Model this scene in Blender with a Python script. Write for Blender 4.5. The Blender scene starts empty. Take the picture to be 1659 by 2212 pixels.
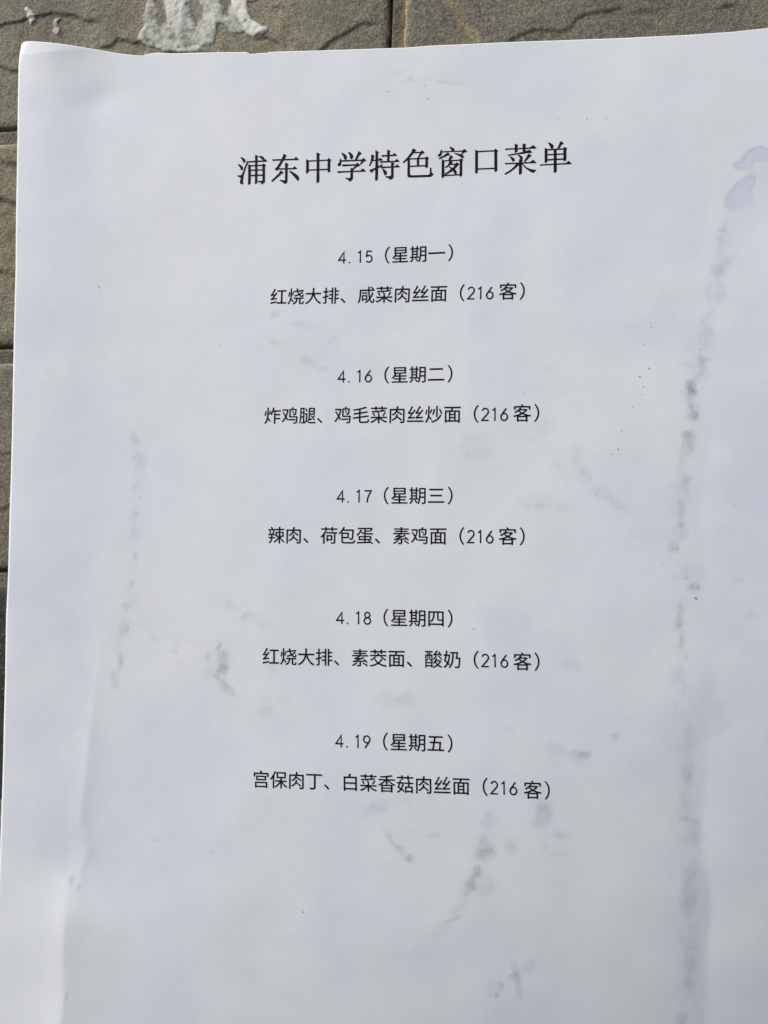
"""A printed school-canteen menu sheet pasted on an outdoor wall of split-face stone tiles, seen close up."""
import bpy, bmesh, math
import numpy as np
from mathutils import Matrix, Vector

MM = 0.001
scene = bpy.context.scene
COL = scene.collection

# ------------------------------------------------------------------ camera
CAM_R = [[0.990469, 0.005614, 0.137623], [0.000168, 0.999119, -0.041964], [-0.137738, 0.041588, 0.989595]]
CAM_P = [25.45, -74.66, 214.0]
cam_data = bpy.data.cameras.new("camera")
cam_data.sensor_fit = 'HORIZONTAL'
cam_data.sensor_width = 36.0
cam_data.lens = 36.0 * 1854.0 / 1659.0
cam_data.clip_start = 0.005
cam_data.clip_end = 200.0
cam = bpy.data.objects.new("camera", cam_data)
COL.objects.link(cam)
# wall frame (u right, v up, n out of the wall) -> world (x, -y, z)
axes = [Vector((r[0], r[1], r[2])) for r in zip(*CAM_R)]
axes = [Vector((a.x, -a.z, a.y)) for a in axes]
m = Matrix.Identity(4)
for i in range(3):
    for j in range(3):
        m[j][i] = axes[i][j]
m.translation = Vector((CAM_P[0] * MM, -CAM_P[2] * MM, CAM_P[1] * MM))
cam.matrix_world = m
scene.camera = cam

# ------------------------------------------------------------------ light
SUN_DIR = Vector((-0.62, -0.33, 0.71)).normalized()          # towards the sun
SUN_STRENGTH, SUN_ANGLE, SKY_STRENGTH, EXPOSURE = 2.5, 28.0, 0.06, 0.74
world = bpy.data.worlds.new("World")
scene.world = world
world.use_nodes = True
wn = world.node_tree.nodes
sky = wn.new("ShaderNodeTexSky")
sky.sky_type = 'NISHITA'
sky.sun_disc = False
sky.sun_elevation = math.asin(SUN_DIR.z)
sky.sun_rotation = math.atan2(SUN_DIR.x, SUN_DIR.y)
sky.air_density = 1.0
sky.dust_density = 3.0
sky.ozone_density = 1.0
wn["Background"].inputs["Strength"].default_value = SKY_STRENGTH
world.node_tree.links.new(sky.outputs[0], wn["Background"].inputs["Color"])
sun_data = bpy.data.lights.new("sun", 'SUN')
sun_data.energy = SUN_STRENGTH
sun_data.angle = math.radians(SUN_ANGLE)
sun_data.color = (1.0, 0.98, 0.955)
sun = bpy.data.objects.new("sun", sun_data)
sun.rotation_euler = SUN_DIR.to_track_quat('Z', 'Y').to_euler()
sun.location = SUN_DIR * 2.0
COL.objects.link(sun)
scene.view_settings.view_transform = 'Standard'
scene.view_settings.look = 'None'
scene.view_settings.exposure = EXPOSURE
scene.view_settings.gamma = 1.0
scene.view_settings.use_curve_mapping = False

# ------------------------------------------------------------------ measured shapes, millimetres on the wall
TITLE = [[[-40.34,24.82],[-40.13,24.89],[-39.43,24.43],[-39.09,24.14],[-39.05,23.82],[-39.25,23.38],[-39.41,23.32],[-39.6,23.44],[-39.79,23.98],[-40.26,24.6]],[[-40.99,22.99],[-40.78,23.08],[-40.13,22.64],[-39.68,22.18],[-39.64,21.81],[-39.84,21.46],[-40.02,21.45],[-40.19,21.59],[-40.44,22.19],[-40.93,22.81]],[[-38.67,23.37],[-38.35,23.34],[-38.8,22.22],[-39.2,21.04],[-39.44,20.22],[-39.53,19.38],[-39.6,18.76],[-39.58,17.76],[-39.92,17.7],[-40.26,17.84],[-40.37,18.29],[-40.31,18.76],[-40.14,19.22],[-40.33,19.53],[-41.02,19.86],[-41.03,20.08],[-40.82,20.09],[-40.29,20.02],[-39.92,20.25],[-39.52,21.17],[-38.97,22.71]],[[-38.8,23.69],[-38.36,23.63],[-36.46,23.61],[-34.46,23.55],[-33.78,23.92],[-33.32,23.28],[-33.66,23.23],[-35.92,23.3],[-38.35,23.34],[-38.61,23.31]],[[-36.51,25.14],[-36.28,25.1],[-35.64,24.75],[-35.93,24.46],[-35.89,21.62],[-35.81,17.78],[-36.22,17.5],[-36.41,17.57],[-36.41,20.61]],[[-35.48,24.85],[-35.01,24.79],[-34.37,24.52],[-34.15,24.21],[-34.2,23.85],[-34.48,23.66],[-34.78,24.0],[-35.42,24.63]],[[-38.29,22.81],[-38.07,22.79],[-37.68,22.55],[-37.64,22.49],[-37.58,17.76],[-38.01,17.46],[-38.22,17.44],[-38.22,19.7]],[[-37.7,22.55],[-34.49,22.43],[-34.48,22.16],[-37.69,22.27]],[[-34.54,22.56],[-34.23,22.73],[-33.64,22.28],[-33.9,21.99],[-33.83,18.31],[-33.87,17.79],[-34.54,17.3],[-34.7,17.44],[-34.92,17.85],[-35.63,18.05],[-35.63,18.29],[-35.19,18.23],[-34.77,18.16],[-34.45,18.26],[-34.41,18.46]],[[-37.67,21.37],[-34.46,21.24],[-34.46,20.98],[-37.67,21.08]],[[-37.64,19.97],[-34.43,19.88],[-34.43,19.56],[-37.64,19.66]],[[-32.07,23.62],[-31.63,23.61],[-29.43,23.53],[-26.26,23.34],[-25.75,23.79],[-25.01,23.05],[-25.17,22.98],[-28.91,23.21],[-31.31,23.3],[-31.72,23.23]],[[-29.04,24.79],[-28.88,24.85],[-28.28,24.41],[-28.45,24.06],[-28.81,23.51],[-30.17,21.27],[-30.33,21.13],[-30.43,20.92],[-30.68,20.58],[-30.89,20.65],[-31.27,21.06],[-31.11,21.24],[-30.75,21.47],[-29.53,23.36]],[[-30.43,21.16],[-28.56,21.04],[-26.58,20.93],[-26.09,21.38],[-25.42,20.69],[-25.75,20.63],[-28.03,20.74],[-30.48,20.86]],[[-28.58,22.48],[-28.37,22.46],[-27.66,22.06],[-27.95,21.77],[-27.94,19.95],[-27.93,17.55],[-28.18,17.15],[-28.64,16.96],[-28.85,17.15],[-29.12,17.48],[-29.87,17.89],[-29.86,18.09],[-29.33,17.97],[-28.6,17.86],[-28.52,18.01],[-28.54,21.04]],[[-29.79,20.46],[-29.59,20.51],[-28.99,19.98],[-29.21,19.78],[-29.57,19.66],[-30.19,19.08],[-30.91,18.51],[-31.83,17.8],[-32.04,17.81],[-32.12,18.03],[-31.33,18.75],[-30.2,19.81]],[[-27.5,20.12],[-27.35,20.26],[-27.14,20.22],[-25.94,19.48],[-25.2,18.85],[-24.9,18.25],[-24.93,17.74],[-25.08,17.59],[-25.29,17.61],[-25.5,17.78],[-26.24,18.77]],[[-23.13,22.92],[-22.99,22.92],[-22.51,22.63],[-22.46,22.36],[-22.44,19.61],[-22.95,19.28],[-23.1,19.35],[-23.06,21.27]],[[-22.51,22.59],[-17.56,22.43],[-17.56,22.17],[-22.5,22.33]],[[-17.56,22.5],[-17.28,22.81],[-16.69,22.31],[-16.94,21.97],[-16.91,19.28],[-17.41,19.14],[-17.52,19.22]],[[-22.45,20.23],[-17.53,20.05],[-17.53,19.77],[-22.45,19.97]],[[-20.44,24.46],[-20.3,24.47],[-19.5,24.04],[-19.75,23.7],[-19.73,19.96],[-19.68,16.91],[-20.19,16.61],[-20.37,16.65],[-20.34,20.01]],[[-14.06,23.75],[-13.91,23.89],[-13.7,23.85],[-13.09,23.41],[-12.73,22.97],[-12.72,22.45],[-12.87,22.1],[-13.07,22.02],[-13.28,22.19],[-13.54,22.93]],[[-12.33,23.84],[-12.18,23.96],[-11.93,23.89],[-11.42,23.43],[-11.11,22.99],[-11.13,22.53],[-11.35,22.14],[-11.61,22.1],[-11.78,22.24],[-11.97,23.17]],[[-9.8,23.92],[-9.65,23.95],[-8.91,23.41],[-9.14,23.19],[-9.49,22.96],[-10.19,21.73],[-10.64,21.77],[-9.9,23.41]],[[-14.5,22.36],[-14.17,22.33],[-14.16,21.95],[-14.1,21.17],[-14.23,20.72],[-14.58,20.57],[-14.94,20.62],[-15.01,20.83],[-14.89,21.13],[-14.59,21.42],[-14.49,21.93]],[[-14.17,21.98],[-8.83,21.72],[-8.48,22.11],[-8.32,22.07],[-7.79,21.47],[-7.92,21.37],[-8.32,21.22],[-8.62,20.99],[-9.02,20.51],[-9.22,20.49],[-9.3,20.68],[-8.92,21.32],[-8.92,21.45],[-14.11,21.66]],[[-13.94,20.77],[-13.77,20.83],[-10.33,20.66],[-10.03,20.95],[-9.83,20.95],[-9.3,20.37],[-9.47,20.18],[-10.22,19.93],[-10.97,19.36],[-11.28,19.61],[-10.52,20.16],[-10.53,20.35],[-13.46,20.42],[-13.72,20.42]],[[-11.71,19.79],[-11.55,19.78],[-10.92,19.32],[-11.1,19.08],[-11.1,17.23],[-11.22,16.78],[-11.8,16.31],[-12.0,16.42],[-12.16,16.74],[-13.0,17.19],[-12.97,17.35],[-12.31,17.22],[-11.81,17.23],[-11.69,17.38]],[[-15.17,19.14],[-14.97,19.18],[-11.73,19.02],[-9.15,18.92],[-8.8,19.26],[-8.55,19.44],[-7.82,18.67],[-7.99,18.6],[-11.12,18.77],[-14.56,18.81],[-14.86,18.73]],[[-6.48,22.81],[-6.28,22.81],[-5.68,22.48],[-5.82,22.24],[-6.02,21.59],[-6.27,20.89],[-6.76,19.95],[-6.96,19.92],[-7.01,20.13],[-6.67,20.82],[-6.5,21.83]],[[-6.07,21.46],[-4.77,21.4],[-4.12,21.82],[-3.52,21.13],[-4.81,21.16],[-6.17,21.19]],[[-5.44,23.8],[-5.29,23.81],[-4.58,23.32],[-4.81,23.03],[-4.78,19.64],[-4.8,16.27],[-5.28,16.05],[-5.45,16.14],[-5.42,19.49],[-5.38,22.56]],[[-6.9,18.94],[-6.7,18.92],[-5.5,19.34],[-3.76,20.12],[-3.61,20.06],[-3.63,19.81],[-4.8,19.23],[-6.05,18.62],[-6.24,18.27],[-6.49,18.19],[-6.85,18.68]],[[-3.97,22.39],[-3.77,22.45],[-1.13,22.35],[-0.73,22.71],[-0.54,22.7],[-0.04,22.07],[-0.23,22.02],[-3.22,22.13],[-3.62,22.03]],[[-2.45,23.74],[-2.28,23.72],[-1.7,23.39],[-1.88,23.15],[-1.92,20.74],[-2.47,20.74],[-2.45,22.83]],[[-4.38,20.86],[-4.21,20.91],[-0.62,20.74],[-0.03,21.2],[0.64,20.52],[0.37,20.46],[-1.62,20.54],[-3.71,20.58],[-4.11,20.51]],[[-1.47,20.5],[-1.12,20.39],[-0.64,20.08],[-0.9,19.74],[-0.88,16.78],[-1.0,16.39],[-1.59,15.97],[-1.79,16.02],[-1.99,16.36],[-2.86,16.78],[-2.84,16.99],[-2.19,16.91],[-1.7,16.93],[-1.45,17.08]],[[-4.2,19.49],[-3.9,19.5],[-0.52,19.35],[0.08,19.79],[0.69,19.13],[0.53,19.05],[-3.2,19.16],[-3.95,19.09]],[[-3.72,18.89],[-3.5,18.93],[-2.9,18.52],[-2.55,18.04],[-2.57,17.63],[-2.79,17.29],[-3.04,17.28],[-3.19,17.42],[-3.39,18.1]],[[3.87,23.41],[4.07,23.52],[4.76,23.03],[4.61,22.84],[4.32,22.63],[3.92,22.16],[3.04,21.16],[2.5,20.64],[1.61,20.05],[1.46,20.11],[1.48,20.27],[2.35,21.11],[3.53,22.54]],[[4.22,22.57],[5.89,22.5],[6.24,22.85],[6.86,22.27],[6.68,22.13],[6.19,22.02],[5.6,21.36],[5.46,20.96],[5.01,20.9],[5.7,22.16],[5.7,22.26],[4.02,22.32]],[[3.04,21.06],[7.08,20.91],[7.37,21.21],[7.89,20.76],[7.62,20.48],[7.62,18.56],[7.23,18.3],[7.05,18.38],[7.05,20.63],[3.04,20.82]],[[4.93,21.0],[5.49,20.96],[5.43,18.98],[4.94,19.02]],[[3.15,19.17],[7.08,19.02],[7.08,18.75],[3.15,18.91]],[[2.65,20.99],[3.16,20.94],[3.17,17.18],[3.35,16.81],[3.65,16.66],[7.67,16.48],[8.02,16.55],[8.16,17.0],[8.19,18.21],[8.31,18.32],[8.47,18.24],[8.53,17.07],[8.97,16.63],[8.9,16.43],[8.46,16.06],[8.16,15.99],[3.06,16.23],[2.76,16.35],[2.61,16.67]],[[13.01,23.07],[13.12,23.21],[13.8,22.85],[14.11,22.52],[14.09,21.96],[13.51,21.96],[13.41,22.43],[13.02,22.91]],[[11.03,22.19],[13.51,22.06],[16.08,21.95],[16.51,22.32],[16.66,22.31],[17.19,21.71],[17.04,21.59],[16.61,21.5],[16.22,21.28],[16.03,21.0],[15.84,21.06],[16.08,21.7],[14.19,21.86],[11.08,21.96]],[[10.74,22.41],[10.88,22.53],[11.05,22.47],[11.05,21.61],[10.83,21.12],[10.44,20.95],[10.15,21.02],[10.06,21.25],[10.3,21.47],[10.69,21.84]],[[12.44,21.7],[12.59,21.79],[13.04,21.21],[12.83,21.09],[12.44,21.04],[10.49,20.27],[10.33,20.35],[10.38,20.55],[11.37,20.98]],[[14.09,21.46],[14.24,21.57],[15.55,21.09],[16.03,20.93],[16.32,20.72],[16.37,20.37],[16.24,20.07],[16.03,20.07],[15.74,20.37],[14.87,20.99]],[[13.07,20.94],[13.22,21.0],[13.82,20.57],[13.66,20.38],[13.41,20.2],[13.07,19.68],[12.64,19.76],[12.83,20.2]],[[11.08,20.06],[11.22,20.11],[11.64,19.84],[11.64,15.81],[11.23,15.47],[11.03,15.55]],[[11.61,19.84],[15.45,19.74],[15.45,19.48],[11.61,19.64]],[[15.45,19.74],[15.83,20.06],[16.24,19.57],[16.0,19.34],[15.99,15.72],[15.59,15.45],[15.41,15.52]],[[11.62,16.16],[15.44,16.06],[15.44,15.81],[11.62,15.91]],[[12.98,19.68],[13.32,19.61],[13.7,19.22],[13.41,18.94],[13.02,18.57],[12.05,17.89],[11.91,18.0],[11.96,18.2],[12.54,18.61],[12.88,19.29]],[[13.41,18.84],[14.38,18.78],[14.77,19.11],[15.27,18.59],[15.06,18.41],[14.77,18.13],[14.19,17.42],[13.8,17.1],[13.12,16.75],[12.0,16.23],[11.78,16.3],[11.84,16.5],[12.64,16.94],[13.36,17.53],[13.9,17.9],[14.28,18.42],[14.24,18.54],[13.22,18.57]],[[12.75,18.14],[12.91,18.23],[13.61,17.77],[14.19,17.37],[14.57,17.04],[14.67,16.63],[14.59,16.18],[14.38,16.13],[14.14,16.37],[13.8,17.0],[13.31,17.54]],[[19.21,21.81],[19.36,21.88],[19.81,21.56],[19.77,16.23],[19.34,15.96],[19.18,16.03]],[[19.79,21.56],[23.81,21.43],[23.81,21.18],[19.79,21.29]],[[23.81,21.53],[24.1,21.79],[24.69,21.24],[24.43,20.98],[24.44,16.21],[23.93,16.01],[23.81,16.09]],[[19.78,17.15],[23.81,17.03],[23.81,16.76],[19.78,16.88]],[[26.33,21.59],[26.51,21.63],[32.21,21.41],[32.52,21.58],[33.05,21.96],[33.76,21.25],[33.72,21.12],[26.93,21.38],[26.56,21.22]],[[28.69,22.62],[28.84,22.61],[29.48,22.28],[29.29,22.02],[29.29,20.71],[28.83,20.44],[28.67,20.51]],[[30.56,22.5],[30.74,22.53],[31.37,22.23],[31.18,21.91],[31.17,20.69],[30.99,20.15],[30.6,20.18]],[[26.98,20.04],[29.46,20.28],[30.83,20.5],[32.1,20.82],[32.33,20.8],[32.7,20.15],[32.51,20.08],[31.99,20.15],[30.51,20.08],[27.19,19.83],[27.0,19.87]],[[27.45,19.55],[27.64,19.59],[28.4,19.14],[28.63,18.79],[28.61,18.51],[28.34,18.26],[28.13,18.3],[27.99,18.62]],[[29.41,19.78],[29.56,19.85],[30.3,19.43],[30.51,19.08],[30.48,18.75],[30.29,18.57],[30.03,18.68],[29.87,19.13]],[[31.88,19.84],[32.04,19.87],[32.61,19.38],[32.4,19.21],[32.13,19.06],[31.13,18.03],[30.92,17.94],[30.87,18.11]],[[26.22,17.93],[26.44,17.99],[32.28,17.78],[33.02,18.3],[33.72,17.55],[33.64,17.47],[30.28,17.64],[26.91,17.73],[26.51,17.65]],[[29.68,18.7],[29.87,18.69],[30.58,18.39],[30.29,18.1],[30.29,15.22],[29.84,14.84],[29.63,14.94]],[[29.13,17.75],[29.76,17.7],[29.44,17.17],[28.59,16.46],[27.64,15.76],[26.47,15.13],[26.24,15.18],[26.23,15.37],[27.53,16.1],[28.49,16.91]],[[30.29,17.66],[30.5,17.64],[30.91,17.05],[31.64,16.39],[32.58,15.93],[33.31,15.76],[33.66,15.76],[33.68,15.6],[33.31,15.41],[33.04,15.06],[32.78,15.16],[31.85,15.76],[31.01,16.55],[30.49,17.31]],[[36.53,22.24],[36.71,22.34],[37.54,21.82],[37.82,21.36],[37.77,21.03],[37.58,20.69],[37.32,20.68],[37.17,20.92],[36.92,21.55]],[[39.42,22.27],[39.63,22.31],[40.17,21.77],[39.98,21.6],[39.72,21.53],[39.09,20.59],[38.62,20.52],[38.99,21.26]],[[35.76,20.96],[35.92,20.99],[36.36,20.68],[36.3,17.56],[35.88,17.3],[35.73,17.33]],[[36.33,20.65],[40.18,20.52],[40.17,20.26],[36.33,20.38]],[[40.13,20.56],[40.49,20.86],[40.98,20.38],[40.74,20.07],[40.73,17.59],[40.24,17.39],[40.11,17.48]],[[36.32,19.41],[40.16,19.27],[40.16,19.02],[36.32,19.16]],[[36.31,18.17],[40.15,18.03],[40.15,17.75],[36.31,17.86]],[[37.89,20.52],[38.49,20.48],[38.46,14.97],[37.94,14.65],[37.81,14.73]],[[34.52,16.93],[34.73,16.97],[40.7,16.83],[41.28,17.33],[41.99,16.62],[41.84,16.54],[35.1,16.75],[34.78,16.62]]]
LINES = [["date","4.15（星期一）",3.5,[0.94,-3.14],5.5,[9.83,-3.33],"",[]],["menu","红烧大排、咸菜肉丝面（216",0.5,[-29.64,-12.12],9.5,[10.34,-13.31],"客）",[26.83,-13.66]],["date","4.16（星期二）",3.5,[0.94,-32.91],5.5,[9.72,-33.04],"",[]],["menu","炸鸡腿、鸡毛菜肉丝炒面（216",0.5,[-30.67,-42.07],10.5,[13.6,-42.85],"客）",[29.94,-43.02]],["date","4.17（星期三）",3.5,[0.98,-62.13],5.5,[9.74,-62.22],"",[]],["menu","辣肉、荷包蛋、素鸡面（216",0.5,[-29.24,-71.47],9.5,[10.22,-71.74],"客）",[26.41,-71.86]],["date","4.18（星期四）",3.5,[1.01,-91.02],5.5,[9.71,-91.03],"",[]],["menu","红烧大排、素茭面、酸奶（216",0.5,[-30.11,-100.62],10.5,[13.49,-100.45],"客）",[29.57,-100.58]],["date","4.19（星期五）",3.5,[1.01,-119.78],5.5,[9.66,-119.75],"",[]],["menu","宫保肉丁、白菜香菇肉丝面（216",0.5,[-32.05,-129.61],11.5,[15.47,-129.28],"客）",[31.69,-129.53]]]
TOP = [[-103.39,55.31],[-103.33,58.62],[-103.13,61.61],[-102.52,62.1],[-100.08,61.72],[-93.59,60.47],[-88.17,59.41],[-80.79,57.78],[-74.62,56.3],[-69.39,55.26],[-67.68,55.06],[-65.7,55.39],[-63.57,55.45],[-59.45,54.81],[-55.43,54.53],[-47.33,53.82],[-39.06,53.02],[-38.57,52.42],[-36.05,52.36],[-33.47,52.23],[-33.07,52.42],[-25.93,51.91],[-10.72,50.72],[2.19,49.82],[4.74,49.75],[8.36,49.63],[27.22,48.61],[53.1,46.86],[70.93,45.83],[79.63,45.58],[86.82,45.67]]
LEFT = [[-103.39,55.17],[-103.22,45.32],[-102.86,35.71],[-101.83,8.57],[-101.44,-0.86],[-101.02,-21.3],[-100.47,-41.34],[-99.85,-69.93],[-99.59,-81.15],[-99.66,-91.3],[-99.17,-107.44],[-98.89,-125.25],[-98.79,-142.91],[-98.74,-158.91],[-98.48,-191.29]]
STAINS = [[67.9,-37.5,1.03,1.26,0.3,0,0],[68.2,-39.4,1.03,1.6,0.3,0,0],[68.3,-44.7,1.49,1.03,0.3,0,0],[67.7,-41.7,0.92,1.83,0.15,0,0],[68.4,-42.8,1.37,1.37,0.14,0,0],[70.4,-33.4,0.96,2.17,0.17,0,0],[71.0,-31.8,1.49,0.5,0.14,0,0],[69.8,-31.2,0.69,0.69,0.12,0,0],[69.5,-36.1,1.37,0.92,0.12,0,0],[71.5,-35.5,0.69,1.14,0.07,0,0],[75.7,-1.9,0.8,0.57,0.16,0,0],[76.2,-0.6,0.69,1.37,0.06,0,0],[75.1,-3.6,1.03,0.8,0.12,0,0],[74.8,-16.3,1.03,2.06,0.12,0,0.6],[74.5,-18.6,0.57,0.57,0.1,0,0.5],[76.1,-9.5,1.83,1.14,0.14,-35,0.8],[74.3,-11.1,1.6,1.37,0.12,0,0.8],[71.7,-27.0,1.83,2.98,0.08,0,1],[67.0,-50.3,1.6,2.58,0.2,0,0],[67.6,-49.4,0.77,1.03,0.08,0,0],[66.5,-59.0,1.08,1.08,0.16,0,0],[66.0,-62.0,1.34,3.35,0.11,0,0],[65.0,-64.4,0.57,0.39,0.18,0,0],[65.4,-66.9,0.9,1.55,0.09,0,0],[65.2,-69.5,1.03,0.77,0.15,0,0],[64.7,-71.4,1.55,1.8,0.07,0,0],[63.3,-74.1,1.67,1.29,0.15,0,0],[64.0,-75.1,0.64,0.77,0.16,0,0],[67.9,-83.4,1.42,1.03,0.17,0,0],[68.3,-83.5,0.57,0.52,0.12,0,0],[66.5,-83.2,1.03,1.03,0.08,0,0],[65.9,-81.3,0.52,0.39,0.16,0,0],[64.7,-88.0,0.57,1.55,0.15,0,0],[64.5,-90.8,0.62,2.19,0.16,0,0],[67.5,-80.9,2.83,2.58,0.05,0,0],[64.7,-95.8,0.66,1.66,0.17,0,0],[65.5,-98.8,0.53,0.96,0.15,0,0],[63.7,-103.1,1.31,2.19,0.07,0,0],[66.2,-117.4,1.31,3.51,0.06,0,0],[65.8,-124.1,1.4,2.85,0.09,0,0],[65.5,-129.9,1.58,4.82,0.07,0,0],[65.3,-135.0,1.45,0.74,0.11,0,0],[67.6,-137.7,1.66,2.63,0.09,0,0.8],[66.2,-146.7,1.66,2.72,0.17,0,0.7],[66.0,-151.4,1.97,3.29,0.14,0,0.6],[65.0,-154.6,1.75,2.19,0.1,0,0.8],[66.0,-162.4,1.84,7.01,0.07,0,0],[66.3,-169.5,1.75,5.26,0.06,0,0],[64.2,-179.9,1.45,1.75,0.13,0,0],[-66.7,-47.0,1.09,2.29,0.12,-25,0],[-65.0,-52.0,1.72,1.14,0.09,0,0],[-64.0,-53.4,0.86,1.29,0.07,0,0],[-65.4,-54.6,1.14,1.43,0.05,0,0],[-65.3,-58.1,1.72,2.72,0.055,0,0],[-65.9,-66.3,0.86,1.09,0.13,0,0],[-66.1,-68.2,0.43,0.86,0.06,0,0],[-65.7,-71.4,1.37,1.43,0.08,0,0],[-65.5,-76.8,0.8,1.09,0.14,0,0],[-66.2,-83.4,0.57,1.09,0.12,0,0],[-67.7,-89.1,0.94,1.2,0.11,0,0],[-66.2,-89.2,0.8,0.72,0.06,0,0],[-67.7,-94.5,1.43,1.86,0.1,0,0],[-68.6,-103.0,0.73,2.14,0.17,-8,0],[-70.0,-106.9,1.16,2.14,0.1,-15,0],[-43.2,-98.6,0.55,1.28,0.26,20,0],[-42.3,-101.2,1.28,1.68,0.22,0,0.6],[-42.3,-103.9,1.59,1.28,0.3,0,0.5],[-43.6,-105.8,0.76,0.85,0.2,0,0.3],[-40.8,-108.5,2.9,1.1,0.12,35,0],[-46.0,-101.3,0.61,0.92,0.13,0,0],[-55.1,-99.7,1.53,0.92,0.08,20,0],[-59.9,-97.1,0.92,0.76,0.06,0,0],[-53.1,-102.6,0.98,0.98,0.1,-30,0],[-35.8,-91.7,1.83,1.28,0.1,0,0],[-32.1,-92.8,1.83,1.07,0.08,0,0],[-31.2,-114.1,1.83,1.22,0.07,0,0],[-31.0,-111.7,1.53,1.83,0.05,0,0],[-30.1,-103.6,2.14,1.83,0.06,0,0.6],[-26.7,-110.5,1.53,1.83,0.05,0,0],[-40.2,-88.8,2.14,0.92,0.05,30,0],[-45.5,-104.8,2.14,1.83,0.05,0,0],[-0.8,-142.3,0.53,2.86,0.15,-32,0],[1.7,-144.8,0.53,2.29,0.14,-38,0],[3.8,-146.2,0.92,0.92,0.18,0,0],[34.0,-135.1,1.91,2.67,0.15,0,0],[34.0,-132.7,1.72,1.53,0.07,0,0],[32.8,-137.0,0.95,0.95,0.07,0,0],[20.9,-143.9,2.1,2.37,0.19,0,0],[19.3,-144.4,0.95,1.14,0.08,0,0],[21.4,-141.1,1.53,2.29,0.06,0,0],[19.1,-148.5,1.22,1.45,0.17,0,0],[17.7,-151.0,0.84,2.48,0.16,20,0],[18.2,-152.2,1.14,1.14,0.18,0,0],[17.1,-153.5,0.69,0.69,0.24,20,0],[20.6,-151.9,2.29,2.67,0.09,0,0],[21.8,-136.8,1.6,1.72,0.09,0,0],[13.6,-159.5,2.48,0.53,0.12,-25,0],[10.8,-161.7,2.1,1.72,0.08,-20,0],[15.4,-156.6,2.29,0.53,0.06,-40,0],[28.0,-172.3,0.92,1.53,0.2,0,0],[26.8,-172.0,0.84,0.38,0.16,0,0],[28.5,-175.0,0.69,1.91,0.16,0,0],[27.5,-169.9,0.99,2.1,0.09,0,0],[30.5,-169.4,1.6,1.72,0.08,0,0],[23.3,-176.2,0.53,0.61,0.17,0,0],[24.2,-174.2,0.69,1.14,0.12,0,0],[21.9,-174.7,1.53,2.29,0.05,0,0],[37.6,-139.4,2.29,0.69,0.1,10,0],[37.5,-143.9,2.29,0.61,0.07,0,0],[34.5,-142.6,0.76,0.95,0.05,0,0],[26.2,-142.3,1.34,1.53,0.09,0,0],[27.6,-143.6,1.14,1.53,0.06,0,0],[-3.7,-134.6,2.29,1.72,0.08,0,0],[-7.0,-135.8,2.29,1.53,0.05,0,0],[3.1,-133.3,1.72,1.14,0.05,0,0],[9.1,-140.8,1.53,0.61,0.09,0,0],[24.6,-180.1,3.05,0.95,0.04,0,0],[-30.4,-16.5,1.62,0.92,0.1,0,0],[-24.4,-19.4,1.85,0.81,0.1,10,0],[-21.5,-20.4,1.73,0.58,0.06,0,0],[-15.6,-24.1,1.27,1.15,0.1,0,0],[-30.3,-23.8,1.27,0.81,0.09,15,0],[-21.9,-28.8,2.31,0.92,0.08,25,0],[-18.1,-31.0,1.27,0.81,0.07,0,0],[3.3,41.6,0.92,0.81,0.13,0,0],[5.3,41.1,3.46,0.58,0.04,0,0],[11.4,39.9,1.15,0.52,0.11,0,0],[13.9,39.4,2.6,0.81,0.05,10,0],[0.1,43.7,2.31,0.69,0.04,0,0],[20.4,-49.0,2.31,1.73,0.05,0,0],[19.3,-51.7,3.46,2.31,0.06,0,0],[17.7,-48.9,1.73,0.92,0.08,0,0],[32.7,-49.5,0.69,0.58,0.09,0,0],[36.1,-32.9,1.44,1.04,0.06,0,0],[42.2,-53.2,1.73,2.88,0.06,0,0],[44.2,-58.1,1.62,2.02,0.09,0,0],[48.3,-62.4,2.88,1.44,0.08,30,0],[51.3,-64.8,2.31,1.15,0.06,30,0],[33.7,-65.0,1.04,0.81,0.16,0,0],[33.1,-63.8,3.46,2.31,0.07,0,0],[37.9,-65.0,2.02,1.44,0.06,0,0],[34.9,-46.6,2.31,2.31,0.04,0,0],[43.5,-121.4,1.5,1.04,0.15,0,0],[42.0,-121.9,1.73,1.44,0.08,0,0],[36.3,-120.0,2.31,1.38,0.08,0,0],[40.9,-121.2,2.6,0.92,0.07,0,0],[50.2,-116.8,0.87,0.63,0.13,0,0],[49.9,-117.8,0.58,0.92,0.07,0,0],[40.6,-101.2,3.46,1.27,0.07,15,0],[26.7,-116.2,1.44,0.87,0.06,0,0],[79.7,-89.7,1.04,0.81,0.07,0,0],[77.1,-81.6,1.44,0.81,0.06,30,0],[3.0,-110.0,2.88,1.73,0.07,0,0],[-1.4,-110.6,2.31,2.31,0.05,0,0],[-79.4,-155.8,0.69,1.22,0.17,15,0],[-77.5,-157.2,0.65,0.91,0.22,10,0],[-79.5,-182.5,0.53,1.22,0.11,10,0],[-79.9,-183.7,0.38,1.14,0.05,0,0],[-69.9,-108.9,1.14,0.61,0.1,0,0]]
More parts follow.
